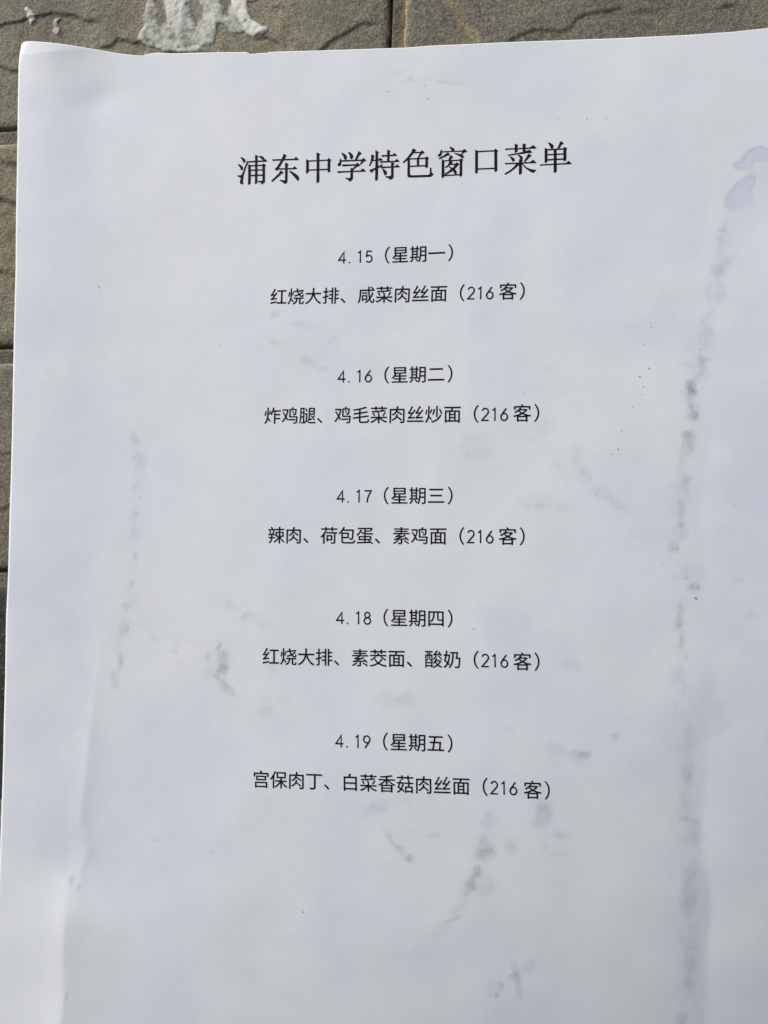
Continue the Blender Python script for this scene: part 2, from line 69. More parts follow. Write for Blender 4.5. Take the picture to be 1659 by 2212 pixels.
DAMP_SHADE = [[[[77.22,5.42],[79.86,10.17],[85.89,14.65],[95.71,9.51],[91.55,2.23],[83.56,-0.49],[79.4,-6.74],[75.23,-13.01],[72.0,-22.56],[70.61,-17.09],[73.89,-6.41]],0.6,1.3,0],[[[-100.36,47.5],[-83.1,46.1],[-75.94,-53.09],[-74.24,-149.82],[-96.17,-150.95]],0.35,7.0,0],[[[69.44,-1.75],[89.42,-3.03],[87.01,-106.79],[67.54,-96.96]],0.3,7.0,0],[[[78.77,13.5],[79.2,13.62],[80.27,14.23],[81.16,15.56],[82.31,16.55],[83.45,17.23],[85.0,17.44],[85.95,16.71],[89.25,14.75],[89.87,12.24],[85.05,14.16],[83.66,14.43],[82.64,13.43],[82.18,11.92],[81.19,11.69],[79.8,12.26],[78.9,12.95]],0.8,0.6,0.15],[[[82.16,11.0],[80.46,10.66],[78.59,9.42],[77.57,7.95],[76.96,6.46],[76.24,5.74],[76.33,3.73],[77.42,2.42],[79.83,3.17],[81.23,3.07],[82.2,2.39],[83.05,2.95],[82.96,4.79],[81.76,6.72],[83.21,8.76],[83.26,10.29]],0.75,0.7,0.1],[[[53.35,-23.27],[57.06,-22.57],[60.04,-15.78],[70.21,-14.12],[73.76,-16.46],[73.06,-29.23],[68.63,-30.97],[59.8,-28.51],[53.69,-27.62]],0.4,1.6,0],[[[48.93,-114.73],[64.88,-105.84],[70.39,-102.66],[75.19,-112.76],[70.22,-118.02],[61.72,-120.29],[55.22,-117.65]],0.55,1.6,0],[[[55.83,-71.72],[64.45,-69.65],[63.82,-76.95],[58.74,-80.09]],0.3,2,0],[[[17.25,1.25],[23.34,0.85],[22.96,-20.69],[24.83,-28.61],[23.69,-39.67],[20.43,-40.69],[16.07,-38.34],[18.29,-26.11],[17.76,-15.92]],0.3,1.5,0],[[[20.79,-88.82],[31.9,-88.7],[31.84,-96.09],[30.14,-113.97],[20.71,-108.98]],0.35,3,0],[[[73.1,-37.89],[84.36,-40.35],[83.74,-66.33],[72.01,-66.25]],0.45,5,0],[[[70.52,-66.55],[83.73,-66.64],[83.08,-102.41],[69.95,-98.57]],0.4,5,0],[[[-98.67,-68.41],[-77.95,-65.57],[-76.41,-89.95],[-77.02,-105.96],[-96.87,-106.38]],0.35,4,0],[[[-102.53,49.06],[-86.39,50.7],[-79.85,44.63],[-78.89,7.71],[-101.12,8.98]],0.4,6,0],[[[-73.02,55.55],[-63.91,54.66],[-62.43,48.76],[-71.46,47.71]],0.35,3,0],[[[-75.68,-142.62],[-60.33,-139.23],[-59.88,-155.55],[-73.58,-163.7]],0.4,4,0],[[[-49.53,43.07],[-32.06,40.16],[-31.85,29.06],[-45.91,24.08]],-0.3,5,0],[[[-66.66,-88.71],[-46.43,-77.18],[-22.74,-93.74],[-25.38,-110.22],[-45.52,-116.31],[-65.93,-111.35]],-0.25,7,0]]
SMEARS = [[[[77.07,-0.05],[75.7,-6.52],[73.93,-17.27],[71.97,-23.64],[70.31,-30.55]],1.5,0.09],[[[70.31,-30.55],[69.22,-34.25],[67.82,-38.48],[67.69,-44.86],[66.76,-51.19],[65.61,-58.55],[64.59,-64.84],[63.73,-73.72]],1.5,0.13],[[[64.88,-76.32],[65.0,-81.52],[64.66,-89.79],[64.75,-97.01],[65.47,-102.13]],1.0,0.1],[[[65.47,-102.13],[65.49,-117.52],[65.19,-129.84],[65.32,-142.19]],1.6,0.06],[[[65.42,-142.18],[65.88,-148.34],[66.05,-156.59],[66.03,-166.97],[65.23,-180.81]],1.6,0.06],[[[-65.95,-43.8],[-65.35,-54.42],[-65.98,-64.94],[-65.62,-83.43],[-67.96,-93.75],[-68.83,-103.98]],1.6,0.035],[[[-34.48,-22.4],[-24.9,-26.31],[-17.8,-31.21]],1.5,0.04],[[[-28.51,-92.06],[-33.16,-91.01],[-37.9,-87.72]],1.5,0.04],[[[-45.29,-100.12],[-51.88,-98.01],[-59.17,-95.32]],1.3,0.05],[[[36.47,-52.77],[43.72,-59.34],[50.89,-64.21],[54.4,-68.46]],2.0,0.055],[[[19.55,-142.99],[17.95,-148.29],[15.81,-154.68],[11.56,-159.61]],1.6,0.05],[[[-43.57,-97.86],[-42.27,-103.39],[-41.03,-106.69],[-38.05,-109.92]],1.6,0.1]]
SPECKS = [[59.54,-22.96,0.12],[59.32,-23.79,0.16],[59.85,-23.99,0.1],[57.92,-27.87,0.16],[58.7,-33.4,0.2],[58.84,-33.55,0.16],[56.69,-35.3,0.24],[57.4,-37.63,0.14],[55.7,-38.01,0.12],[56.92,-39.45,0.12],[70.57,-23.01,0.13],[75.34,-18.62,0.1],[74.39,-14.22,0.1],[70.11,-29.54,0.14],[64.82,-32.46,0.1],[76.45,-36.41,0.08],[68.04,-85.87,0.3],[60.83,-78.22,0.1],[59.45,-82.99,0.1],[62.86,-75.36,0.1],[76.38,-64.8,0.12],[76.59,-65.26,0.12],[51.63,-52.03,0.22],[52.47,-47.76,0.16],[51.99,-48.56,0.12],[50.23,-53.07,0.16],[49.67,-56.0,0.1],[48.36,-57.59,0.1],[30.27,-38.1,0.14],[46.74,-62.63,0.14],[13.86,-52.69,0.12],[55.02,-42.3,0.16],[54.9,-40.3,0.12],[13.58,-53.24,0.1],[12.5,-23.33,0.08],[18.48,-93.39,0.17],[36.3,-93.13,0.14],[41.71,-85.28,0.14],[34.86,-96.83,0.12],[60.86,-96.3,0.1],[60.78,-78.26,0.1],[57.72,-97.74,0.1],[40.31,-81.23,0.08],[-77.67,-7.44,0.2],[-78.01,-6.94,0.14],[-82.62,-18.71,0.12],[-65.5,-21.76,0.12],[-44.42,-23.64,0.14],[-34.53,-25.69,0.12],[-90.36,-2.36,0.14],[-64.79,-61.8,0.14],[-55.32,-14.19,0.08],[-61.16,-46.21,0.08],[-65.13,-79.52,0.12],[-66.65,-94.58,0.15],[-23.22,-109.73,0.12],[-57.53,-110.57,0.08],[-58.52,-145.22,0.2],[-44.16,-147.13,0.12],[-21.52,-159.88,0.26],[-80.7,-153.14,0.1],[-47.52,9.17,0.14],[-100.79,9.15,0.14],[-32.45,44.54,0.08],[6.77,39.47,0.18],[7.75,35.96,0.18],[-2.5,38.8,0.18],[45.77,27.43,0.18],[50.04,27.22,0.14],[39.13,27.79,0.12],[33.18,33.69,0.1],[44.05,11.27,0.1],[47.53,38.24,0.12],[14.76,25.84,0.12],[30.14,32.51,0.08]]
CRACKS = [[[[-114.49,68.96],[-111.23,69.72],[-107.16,70.15],[-104.2,70.93],[-99.62,71.56],[-96.14,72.03],[-92.92,71.23],[-88.64,70.21],[-86.5,69.0],[-84.11,68.54],[-81.73,68.08]],0.75,10.0],[[[-83.48,61.34],[-82.69,61.4],[-79.53,61.27],[-77.19,62.6],[-73.79,62.06],[-71.18,61.46],[-68.56,59.48]],0.7,7],[[[-40.39,59.9],[-39.39,59.94],[-36.9,60.23],[-33.44,58.82],[-31.43,57.91],[-30.43,57.34]],0.6,7],[[[-23.09,52.81],[-21.14,54.98],[-18.47,57.08],[-16.77,58.53],[-14.35,59.31],[-11.93,60.69],[-10.0,61.38],[-8.07,61.33],[-6.15,61.29],[-4.71,61.48]],0.65,10.0],[[[-36.01,68.71],[-34.02,68.58],[-32.03,68.23],[-30.04,67.31]],0.4,5],[[[24.92,52.0],[27.29,53.64],[30.43,54.79],[33.94,56.11],[37.05,55.93],[39.75,55.22],[42.45,55.99],[44.4,58.24],[46.71,59.24],[50.53,59.31],[54.33,59.77],[56.61,60.17]],0.5,10.0],[[[57.35,58.58],[58.1,58.84],[60.37,59.23],[63.73,57.94],[65.59,56.98]],0.4,5],[[[76.72,57.19],[81.14,57.98],[84.07,58.7]],0.5,6],[[[-115.35,58.6],[-110.99,57.98],[-109.25,57.57],[-108.08,56.66],[-105.5,56.73],[-103.49,56.84]],0.7,6],[[[-114.84,34.44],[-110.46,31.98],[-108.71,30.65],[-105.55,30.04],[-101.83,29.27]],0.8,6],[[[-114.55,20.81],[-110.24,20.84],[-107.94,20.44],[-105.62,18.96],[-101.6,17.12]],0.9,7],[[[-113.08,1.69],[-109.83,0.97],[-105.77,-0.53],[-102.55,-1.43]],0.6,6],[[[-111.7,-64.13],[-108.5,-64.15],[-105.73,-63.43],[-102.57,-63.08]],0.6,6],[[[-112.02,-48.86],[-108.81,-49.28],[-105.62,-48.96],[-102.43,-49.38]],0.4,5]]
VEINS = [[[[12.07,68.27],[12.53,65.33],[14.17,63.26],[15.56,60.25],[17.18,57.96],[19.26,55.15],[19.49,53.45],[19.94,51.27]],1.6,0.75],[[[1.15,68.79],[1.14,63.93],[0.71,59.36],[0.35,55.76],[0.47,52.85]],0.9,0.85],[[[64.29,57.89],[64.63,54.69],[64.58,51.12]],1.6,0.35],[[[-30.73,57.12],[-29.49,56.03],[-30.48,55.37]],2.0,0.4],[[[-110.21,19.75],[-107.91,19.08]],1.4,0.6],[[[-71.75,59.74],[-69.93,59.08]],2.0,0.4]]
GLUE = [[-70.73,81.23],[-69.6,74.25],[-69.69,71.22],[-70.43,68.49],[-70.68,67.75],[-70.15,66.69],[-70.4,65.7],[-71.43,64.78],[-71.79,62.78],[-71.0,61.7],[-70.47,60.9],[-68.9,60.01],[-67.34,59.33],[-65.65,58.61],[-64.75,58.11],[-62.17,57.45],[-57.56,57.2],[-53.48,57.24],[-50.31,56.93],[-49.94,57.95],[-49.45,60.16],[-48.97,62.36],[-48.68,64.46],[-48.43,64.44],[-47.84,63.39],[-46.95,62.69],[-46.19,62.0],[-44.92,61.52],[-42.16,61.24],[-40.65,60.54],[-39.14,59.84],[-37.4,60.39],[-36.4,60.26],[-35.41,61.09],[-34.97,61.92],[-35.23,63.43],[-36.67,63.8],[-37.92,64.41],[-38.93,65.24],[-39.56,66.04],[-40.2,67.34],[-40.34,69.6],[-39.71,69.49],[-37.96,69.51],[-37.46,69.84],[-37.99,74.87],[-45.06,79.29],[-57.8,81.26]]
GLUE_HOLES = [[[[-66.22,73.95],[-63.9,73.74],[-63.62,67.39],[-63.95,66.79],[-64.59,66.97],[-65.38,68.56],[-66.45,70.93]],1.0],[[[-57.72,73.17],[-53.12,72.75],[-53.59,68.27],[-54.32,65.08],[-55.08,64.89],[-56.13,67.49],[-57.43,70.12]],0.72],[[[-47.91,72.28],[-45.51,72.06],[-46.23,67.13],[-46.85,66.56],[-47.49,67.24],[-47.76,69.26]],0.95],[[[-52.98,58.2],[-51.98,59.12],[-50.2,58.97],[-50.43,56.74],[-53.48,56.99]],0.7],[[[-57.88,64.13],[-56.1,64.22],[-56.06,60.96],[-57.58,59.08],[-58.11,61.13]],0.35],[[[-69.54,69.68],[-65.65,69.34],[-65.35,65.77],[-66.36,63.84],[-69.24,66.11]],0.35]]
GLUE_THICK = [[[[-63.51,73.7],[-57.98,73.2],[-57.95,70.67],[-59.17,65.24],[-58.58,57.66],[-60.12,57.78],[-60.45,64.34],[-63.3,67.11]],0.5],[[[-45.0,72.02],[-40.73,71.63],[-39.94,66.07],[-37.42,63.37],[-36.41,61.8],[-38.9,60.27],[-41.67,62.74],[-43.7,66.65]],1.0],[[[-53.07,67.22],[-49.02,68.37],[-48.73,64.59],[-50.99,62.79],[-54.06,65.05]],0.5]]
GLUE_BIT = [[-104.8,73.96],[-104.32,74.56],[-103.45,74.54],[-102.08,73.59],[-100.99,72.58],[-100.44,72.35],[-99.8,72.22],[-99.89,71.45],[-100.56,71.12],[-100.63,70.49],[-101.15,69.58],[-102.41,69.06],[-103.09,69.54],[-103.51,70.35],[-104.07,71.43],[-104.77,72.53]]
GLUE_CHIP = [[-95.31,70.61],[-94.51,70.72],[-93.3,70.49],[-93.56,69.87],[-93.95,69.39],[-93.8,68.35],[-93.17,67.4],[-93.49,65.88],[-93.88,65.15],[-94.81,64.79],[-95.89,65.57],[-96.58,66.66],[-96.12,67.78],[-96.89,68.87],[-96.51,70.0]]
GLUE_FILM = [[-69.87,58.7],[-69.15,59.02],[-66.04,58.82],[-65.82,57.74],[-64.72,56.14],[-69.38,56.52],[-70.04,57.96]]
JOINT_V = [[-2.56,70.59],[-2.75,66.71],[-2.92,61.62],[-3.2,54.12],[-3.47,48.33]]
CREASE_U = [-81.33,-81.21,-80.89,-80.21,-79.52,-78.23,-80.38,-79.1,-76.27,-76.27]
RFOLD = 69.04

# ------------------------------------------------------------------ helpers
def tag(o, label=None, cat=None, group=None, kind=None):
    for k, v in (("label", label), ("category", cat), ("group", group), ("kind", kind)):
        if v:
            o[k] = v
    return o

def smooth01(x):
    x = np.clip(x, 0.0, 1.0)
    return x * x * (3 - 2 * x)

def _hash(ix, iy, seed):
    n = (ix.astype(np.int64) * 374761393 + iy.astype(np.int64) * 668265263 + seed * 974711) & 0x7fffffff
    n = ((n ^ (n >> 13)) * 1274126177) & 0x7fffffff
    return ((n ^ (n >> 16)) & 0xffff) / 65535.0

def vnoise(u, v, lam, seed=0):
    """Smooth value noise in -1..1 with features of about lam mm."""
    x, y = np.asarray(u) / lam, np.asarray(v) / lam
    ix, iy = np.floor(x), np.floor(y)
    fx, fy = smooth01(x - ix), smooth01(y - iy)
    a, b = _hash(ix, iy, seed), _hash(ix + 1, iy, seed)
    c, d = _hash(ix, iy + 1, seed), _hash(ix + 1, iy + 1, seed)
    return 2 * ((a + (b - a) * fx) * (1 - fy) + (c + (d - c) * fx) * fy) - 1

def fbm(u, v, lam, seed=0, octaves=3):
    s, amp = 0, 1.0
    for k in range(octaves):
        s = s + amp * vnoise(u + 13.7 * k, v - 7.1 * k, lam / 2 ** k, seed + k)
        amp *= 0.5
    return s

def seg_dist(u, v, pts):
    """distance and side (+ = left of the line's direction) to a polyline, and the distance along to its nearer end"""
    best = np.full(u.shape, 1e9); side = np.zeros(u.shape); along = np.zeros(u.shape)
    P = np.array(pts, float)
    ln = np.r_[0, np.cumsum(np.hypot(*np.diff(P, axis=0).T))]
    for i in range(len(P) - 1):
        a, d = P[i], P[i + 1] - P[i]
        L2 = d @ d + 1e-12
        t = np.clip(((u - a[0]) * d[0] + (v - a[1]) * d[1]) / L2, 0, 1)
        px, py = u - a[0] - t * d[0], v - a[1] - t * d[1]
        dd = np.hypot(px, py)
        s = np.sign(d[0] * py - d[1] * px)
        k = dd < best
        best = np.where(k, dd, best); side = np.where(k, s, side)
        al = ln[i] + t * math.sqrt(L2)
        along = np.where(k, np.minimum(al, ln[-1] - al), along)
    return best, side, along

def poly_sd(u, v, pts):
    """signed distance to a closed polygon, positive inside"""
    P = np.array(pts, float)
    best = np.full(u.shape, 1e9); inside = np.zeros(u.shape, bool)
    for i in range(len(P)):
        a, b = P[i], P[(i + 1) % len(P)]
        d = b - a
        t = np.clip(((u - a[0]) * d[0] + (v - a[1]) * d[1]) / (d @ d + 1e-12), 0, 1)
        best = np.minimum(best, np.hypot(u - a[0] - t * d[0], v - a[1] - t * d[1]))
        c = (a[1] > v) != (b[1] > v)
        xi = a[0] + (v - a[1]) * d[0] / (d[1] if abs(d[1]) > 1e-12 else 1e-12)
        inside ^= c & (u < xi)
    return np.where(inside, best, -best)

def grid_mesh(name, u, v, n, material, keep=None, attrs=None, colors=None):
    """A sheet of quads; u, v, n are 2-D arrays in mm (rows along v)."""
    R, Cn = u.shape
    co = np.stack([u * MM, -n * MM, v * MM], -1).reshape(-1, 3)
    idx = np.arange(R * Cn).reshape(R, Cn)
    q = np.stack([idx[:-1, :-1], idx[:-1, 1:], idx[1:, 1:], idx[1:, :-1]], -1)
    if keep is not None:
        q = q[keep[:-1, :-1] & keep[:-1, 1:] & keep[1:, 1:] & keep[1:, :-1]]
    q = q.reshape(-1, 4)
    if keep is not None:
        used = np.unique(q)
        remap = np.full(R * Cn, -1); remap[used] = np.arange(len(used))
        q = remap[q]
    else:
        used = np.arange(R * Cn)
    me = bpy.data.meshes.new(name)
    me.vertices.add(len(used)); me.vertices.foreach_set("co", co[used].astype(np.float32).ravel())
    me.loops.add(q.size); me.loops.foreach_set("vertex_index", q.ravel().astype(np.int32))
    me.polygons.add(len(q))
    me.polygons.foreach_set("loop_start", np.arange(0, q.size, 4, dtype=np.int32))
    me.polygons.foreach_set("loop_total", np.full(len(q), 4, np.int32))
    me.update(calc_edges=True)
    me.polygons.foreach_set("use_smooth", np.ones(len(q), bool))
    for k, a in (attrs or {}).items():
        at = me.attributes.new(k, 'FLOAT', 'POINT')
        at.data.foreach_set("value", a.reshape(-1)[used].astype(np.float32))
    for k, a in (colors or {}).items():
        at = me.attributes.new(k, 'FLOAT_COLOR', 'POINT')
        rgba = np.concatenate([a.reshape(-1, 3)[used], np.ones((len(used), 1))], 1)
        at.data.foreach_set("color", rgba.astype(np.float32).ravel())
    me.materials.append(material)
    me.validate()
    return me

def link(name, me, parent=None):
    o = bpy.data.objects.new(name, me)
    COL.objects.link(o)
    if parent is not None:
        o.parent = parent
    return o

# ------------------------------------------------------------------ materials
def new_mat(name):
    mt = bpy.data.materials.new(name); mt.use_nodes = True
    nt = mt.node_tree
    return mt, nt, nt.nodes["Principled BSDF"]

def node(nt, typ, **kw):
    n = nt.nodes.new(typ)
    for k, v in kw.items():
        setattr(n, k, v)
    return n

def noise(nt, scale, detail=3.0, rough=0.55):
    tc = nt.nodes.get("coords") or node(nt, "ShaderNodeTexCoord", name="coords")
    n = node(nt, "ShaderNodeTexNoise")
    n.inputs["Scale"].default_value = scale
    n.inputs["Detail"].default_value = detail
    n.inputs["Roughness"].default_value = rough
    nt.links.new(tc.outputs["Object"], n.inputs["Vector"])
    return n.outputs["Fac"]

def remap(nt, val, a, b, c, d, clamp=True):
    n = node(nt, "ShaderNodeMapRange", clamp=clamp)
    nt.links.new(val, n.inputs["Value"])
    for k, x in zip(("From Min", "From Max", "To Min", "To Max"), (a, b, c, d)):
        n.inputs[k].default_value = x
    return n.outputs["Result"]

def math_(nt, op, a, b):
    n = node(nt, "ShaderNodeMath", operation=op)
    for i, x in enumerate((a, b)):
        if isinstance(x, (int, float)):
            n.inputs[i].default_value = x
        else:
            nt.links.new(x, n.inputs[i])
    return n.outputs[0]

def mixc(nt, fac, a, b, blend='MIX'):
    n = node(nt, "ShaderNodeMix", data_type='RGBA', blend_type=blend)
    for sock, x in ((n.inputs[0], fac), (n.inputs[6], a), (n.inputs[7], b)):
        if isinstance(x, (int, float)):
            sock.default_value = x
        elif isinstance(x, tuple):
            sock.default_value = (*x, 1.0)
        else:
            nt.links.new(x, sock)
    return n.outputs[2]

def attr(nt, name, color=False):
    n = node(nt, "ShaderNodeAttribute", attribute_name=name)
    return n.outputs["Color" if color else "Fac"]

def bump(nt, bsdf, height, strength, dist):
    n = node(nt, "ShaderNodeBump")
    n.inputs["Strength"].default_value = strength
    n.inputs["Distance"].default_value = dist
    nt.links.new(height, n.inputs["Height"])
    nt.links.new(n.outputs[0], bsdf.inputs["Normal"])

# split stone: fine grains, pale flecks, dark pits
STONE, nt, b = new_mat("split_stone")
tint = attr(nt, "tint", True)
g1, g2, g3 = noise(nt, 1700, 2, .6), noise(nt, 700, 3, .6), noise(nt, 2600, 1, .5)
g4 = noise(nt, 120, 4, .6)
k = math_(nt, 'MULTIPLY', remap(nt, g1, .3, .7, .58, 1.45), remap(nt, g2, .3, .7, .8, 1.2))
k = math_(nt, 'MULTIPLY', k, remap(nt, g4, .3, .7, .86, 1.14))
c = mixc(nt, 1.0, tint, k, 'MULTIPLY')
c = mixc(nt, remap(nt, g3, .63, .72, 0, .6), c, (.42, .40, .34))
c = mixc(nt, remap(nt, g3, .34, .27, 0, .6), c, (.045, .040, .032))
nt.links.new(c, b.inputs["Base Color"])
b.inputs["Roughness"].default_value = .82
b.inputs["Specular IOR Level"].default_value = .3
hh = math_(nt, 'ADD', math_(nt, 'MULTIPLY', g1, .6), g2)
bump(nt, b, hh, .7, .0003)

MORTAR, nt, b = new_mat("sandy_mortar")
tint = attr(nt, "tint", True)
g1, g2 = noise(nt, 1500, 3, .7), noise(nt, 2100, 1, .5)
c = mixc(nt, 1.0, tint, remap(nt, g1, .3, .7, .5, 1.5), 'MULTIPLY')
c = mixc(nt, remap(nt, g2, .33, .27, 0, .9), c, (.02, .02, .015))
c = mixc(nt, remap(nt, g2, .72, .76, 0, .7), c, (.45, .43, .36))
nt.links.new(c, b.inputs["Base Color"])
b.inputs["Roughness"].default_value = .9
bump(nt, b, g1, .9, .0006)

def glue_mat(name, white, grey):
    mt, nt, b = new_mat(name)
    cov = attr(nt, "cover")
    g1, g2, g3 = noise(nt, 500, 4, .65), noise(nt, 1300, 2, .6), noise(nt, 620, 1, .4)
    f = math_(nt, 'ADD', cov, remap(nt, g1, .3, .7, -.28, .28))
    c = mixc(nt, remap(nt, f, .25, 1.0, 0, 1), grey, white)
    c = mixc(nt, 1.0, c, remap(nt, g2, .3, .7, .86, 1.1), 'MULTIPLY')
    c = mixc(nt, remap(nt, g3, .335, .285, 0, .75), c, (.10, .10, .085))
    nt.links.new(c, b.inputs["Base Color"])
    nt.links.new(remap(nt, f, .02, .52, 0.0, 1.0), b.inputs["Alpha"])
    b.inputs["Roughness"].default_value = .7
    bump(nt, b, math_(nt, 'ADD', g1, math_(nt, 'MULTIPLY', g2, .5)), .5, .00025)
    return mt
GLUE_MAT = glue_mat("dried_glue", (.76, .76, .67), (.42, .42, .36))
CHIP_MAT = glue_mat("dusty_glue", (.50, .47, .38), (.27, .25, .20))

PAPER, nt, b = new_mat("office_paper")
base = mixc(nt, remap(nt, noise(nt, 26, 5, .62), .40, .60, 0, 1), (.784, .811, .840), (.752, .780, .830))
dn = math_(nt, 'ADD', attr(nt, "damp_shade"), remap(nt, noise(nt, 95, 3, .6), .3, .7, -.10, .10))
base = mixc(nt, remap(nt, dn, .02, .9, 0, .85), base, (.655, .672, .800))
base = mixc(nt, remap(nt, dn, -.02, -.5, 0, .6), base, (.84, .855, .85))
base = mixc(nt, 1.0, base, remap(nt, noise(nt, 70, 5, .62), .36, .64, .974, 1.012), 'MULTIPLY')
sn = math_(nt, 'MULTIPLY', attr(nt, "stain"), remap(nt, noise(nt, 900, 4, .7), .33, .66, .7, 1.3, False))
sn = math_(nt, 'MULTIPLY', sn, remap(nt, noise(nt, 300, 2, .6), .35, .65, .6, 1.35, False))
scol = mixc(nt, attr(nt, "stain_tint"), (.29, .31, .335), (.35, .37, .45))
base = mixc(nt, remap(nt, sn, 0, 1, 0, 1), base, scol)
base = mixc(nt, 1.0, base, remap(nt, noise(nt, 2600, 2, .6), .3, .7, .975, 1.02), 'MULTIPLY')
nt.links.new(base, b.inputs["Base Color"])
b.inputs["Roughness"].default_value = .62
b.inputs["Specular IOR Level"].default_value = .22
fib = math_(nt, 'ADD', noise(nt, 1500, 3, .6), math_(nt, 'MULTIPLY', noise(nt, 230, 3, .6), 1.6))
bump(nt, b, fib, .22, .00007)

INK, nt, b = new_mat("printer_ink")
c = mixc(nt, remap(nt, noise(nt, 1800, 2, .6), .35, .7, 0, 1), (.006, .006, .007), (.013, .013, .015))
nt.links.new(c, b.inputs["Base Color"])
b.inputs["Roughness"].default_value = .6
b.inputs["Specular IOR Level"].default_value = .08

SPECK, nt, b = new_mat("dirt_speck")
c = mixc(nt, remap(nt, noise(nt, 900, 2, .6), .35, .65, 0, 1), (.17, .17, .18), (.34, .35, .36))
nt.links.new(c, b.inputs["Base Color"])

# ------------------------------------------------------------------ wall
# courses of split tiles: (lower edge, upper edge) in mm; joints about 4 mm
PITCH, JOINT = 60.6, 4.1
ROW0 = 40.6
TILE_L = 240.0
JV = np.array(sorted(JOINT_V, key=lambda p: p[1]))
ROW_TINT = {0: (.228, .209, .152), -1: (.218, .198, .138), -2: (.206, .187, .134), -3: (.040, .039, .035), -4: (.150, .105, .080)}

def tile_info(u, v):
    """row number, column number, distance to the tile's edge (negative in a joint)"""
    row = np.floor((v - (ROW0 - JOINT)) / PITCH)
    vb = ROW0 + row * PITCH
    wob = 0.12 * vnoise(u, v * 0, 9.0, 31)
    dv = np.minimum(v - (vb + wob), vb + PITCH - JOINT - v)
    jx = np.interp(v, JV[:, 0] * 0 + JV[:, 1], JV[:, 0])
    off = np.where(np.mod(row, 2) == 0, 0.0, TILE_L / 2)
    x = u - jx - off
    col = np.floor(x / TILE_L)
    xx = x - col * TILE_L
    du = np.minimum(xx - 3.7, TILE_L - xx)
    return row, col, np.minimum(du, dv)

def wall_height(u, v):
    row, col, e = tile_info(u, v)
    h = -0.75 + 0.25 * fbm(u + 37 * col, v + 91 * row, 26.0, 3) + 0.055 * fbm(u, v, 5.0, 9, 3) + 0.03 * vnoise(u, v, 0.9, 17)
    lo, hi = (u.min(), v.min()), (u.max(), v.max())
    for pts, a, w in CRACKS:
        P = np.array(pts)
        k = (u > P[:, 0].min() - 22) & (u < P[:, 0].max() + 22) & (v > P[:, 1].min() - 22) & (v < P[:, 1].max() + 22)
        if not k.any():
            continue
        uu, vv = u[k], v[k]
        jit = 0.32 * fbm(uu, vv, 2.2, 41, 3)
        d, s, al = seg_dist(uu, vv, pts)
        sd = d * s + jit
        fade = smooth01(al / 3.5) * (1 - smooth01((d - 9) / 12))
        step = smooth01((sd + .6) / 1.2)
        h[k] += .36 * fade * a * (step * np.exp(-np.maximum(sd, 0) / w) - .35 * (1 - step) * np.exp(-np.maximum(-sd, 0) / (w * .6))
                            - .12 * np.exp(-((sd + .35) / .38) ** 2))
    edge = smooth01(e / 0.8)
    h = h - 0.35 * (1 - smooth01(e / 2.2))
    h = np.where(e > 0, h - .25 * (1 - edge), -5.0)
    return np.minimum(h, 0.75)

def wall_tint(u, v):
    row, col, e = tile_info(u, v)
    t = np.zeros(u.shape + (3,))
    for r in np.unique(row):
        k = row == r
        rgb = ROW_TINT.get(int(r))
        if rgb is None:
            z = _hash(np.array([r]), np.array([5.]), 3)[0]
            rgb = (.19 + .05 * z, .175 + .04 * z, .135 + .03 * z)
        t[k] = rgb
    k = (row == 0) & (col >= 0)
    t[k] = (.194, .181, .139)
    f = fbm(u, v, 34.0, 55, 3)[..., None]
    t = t * (1 + .16 * f) + np.clip(f, 0, 1) * np.array((.012, .002, -.010))
    g = fbm(u, v, 11.0, 75, 2)[..., None]
    t = t * (1 + .10 * g)
    # worn pale edge of the tile left of the joint, shade of the ledges put into the colour
    t = t * (1 + .10 * (1 - smooth01(e / 3.5))[..., None])
    for pts, a, w in CRACKS:
        P = np.array(pts)
        k = (u > P[:, 0].min() - 4) & (u < P[:, 0].max() + 4) & (v > P[:, 1].min() - 4) & (v < P[:, 1].max() + 4)
        if not k.any():
            continue
        d, s, al = seg_dist(u[k], v[k], pts)
        sd = d * s + .32 * fbm(u[k], v[k], 2.2, 41, 3)
        m_ = smooth01(al / 3) * np.exp(-((sd + .1) / .55) ** 2)
        t[k] = t[k] * (1 - .27 * m_[:, None]) + .0 
    for pts, w, st in VEINS:
        P = np.array(pts)
        k = (u > P[:, 0].min() - 8) & (u < P[:, 0].max() + 8) & (v > P[:, 1].min() - 8) & (v < P[:, 1].max() + 8)
        if not k.any():
            continue
        d, s, al = seg_dist(u[k], v[k], pts)
        d = d + .6 * fbm(u[k], v[k], 3.0, 61, 3)
        m_ = (st * smooth01(1.25 - d / w) * smooth01(al / 2))[:, None] * .8
        t[k] = t[k] * (1 - m_) + m_ * np.array((.36, .285, .155))
    return np.clip(t, .02, 1)

def axis(*spans):
    out = []
    for a, b, s in spans:
        out.append(np.arange(a, b - 1e-6, s))
    out.append(np.array([spans[-1][1]]))
    return np.concatenate(out)

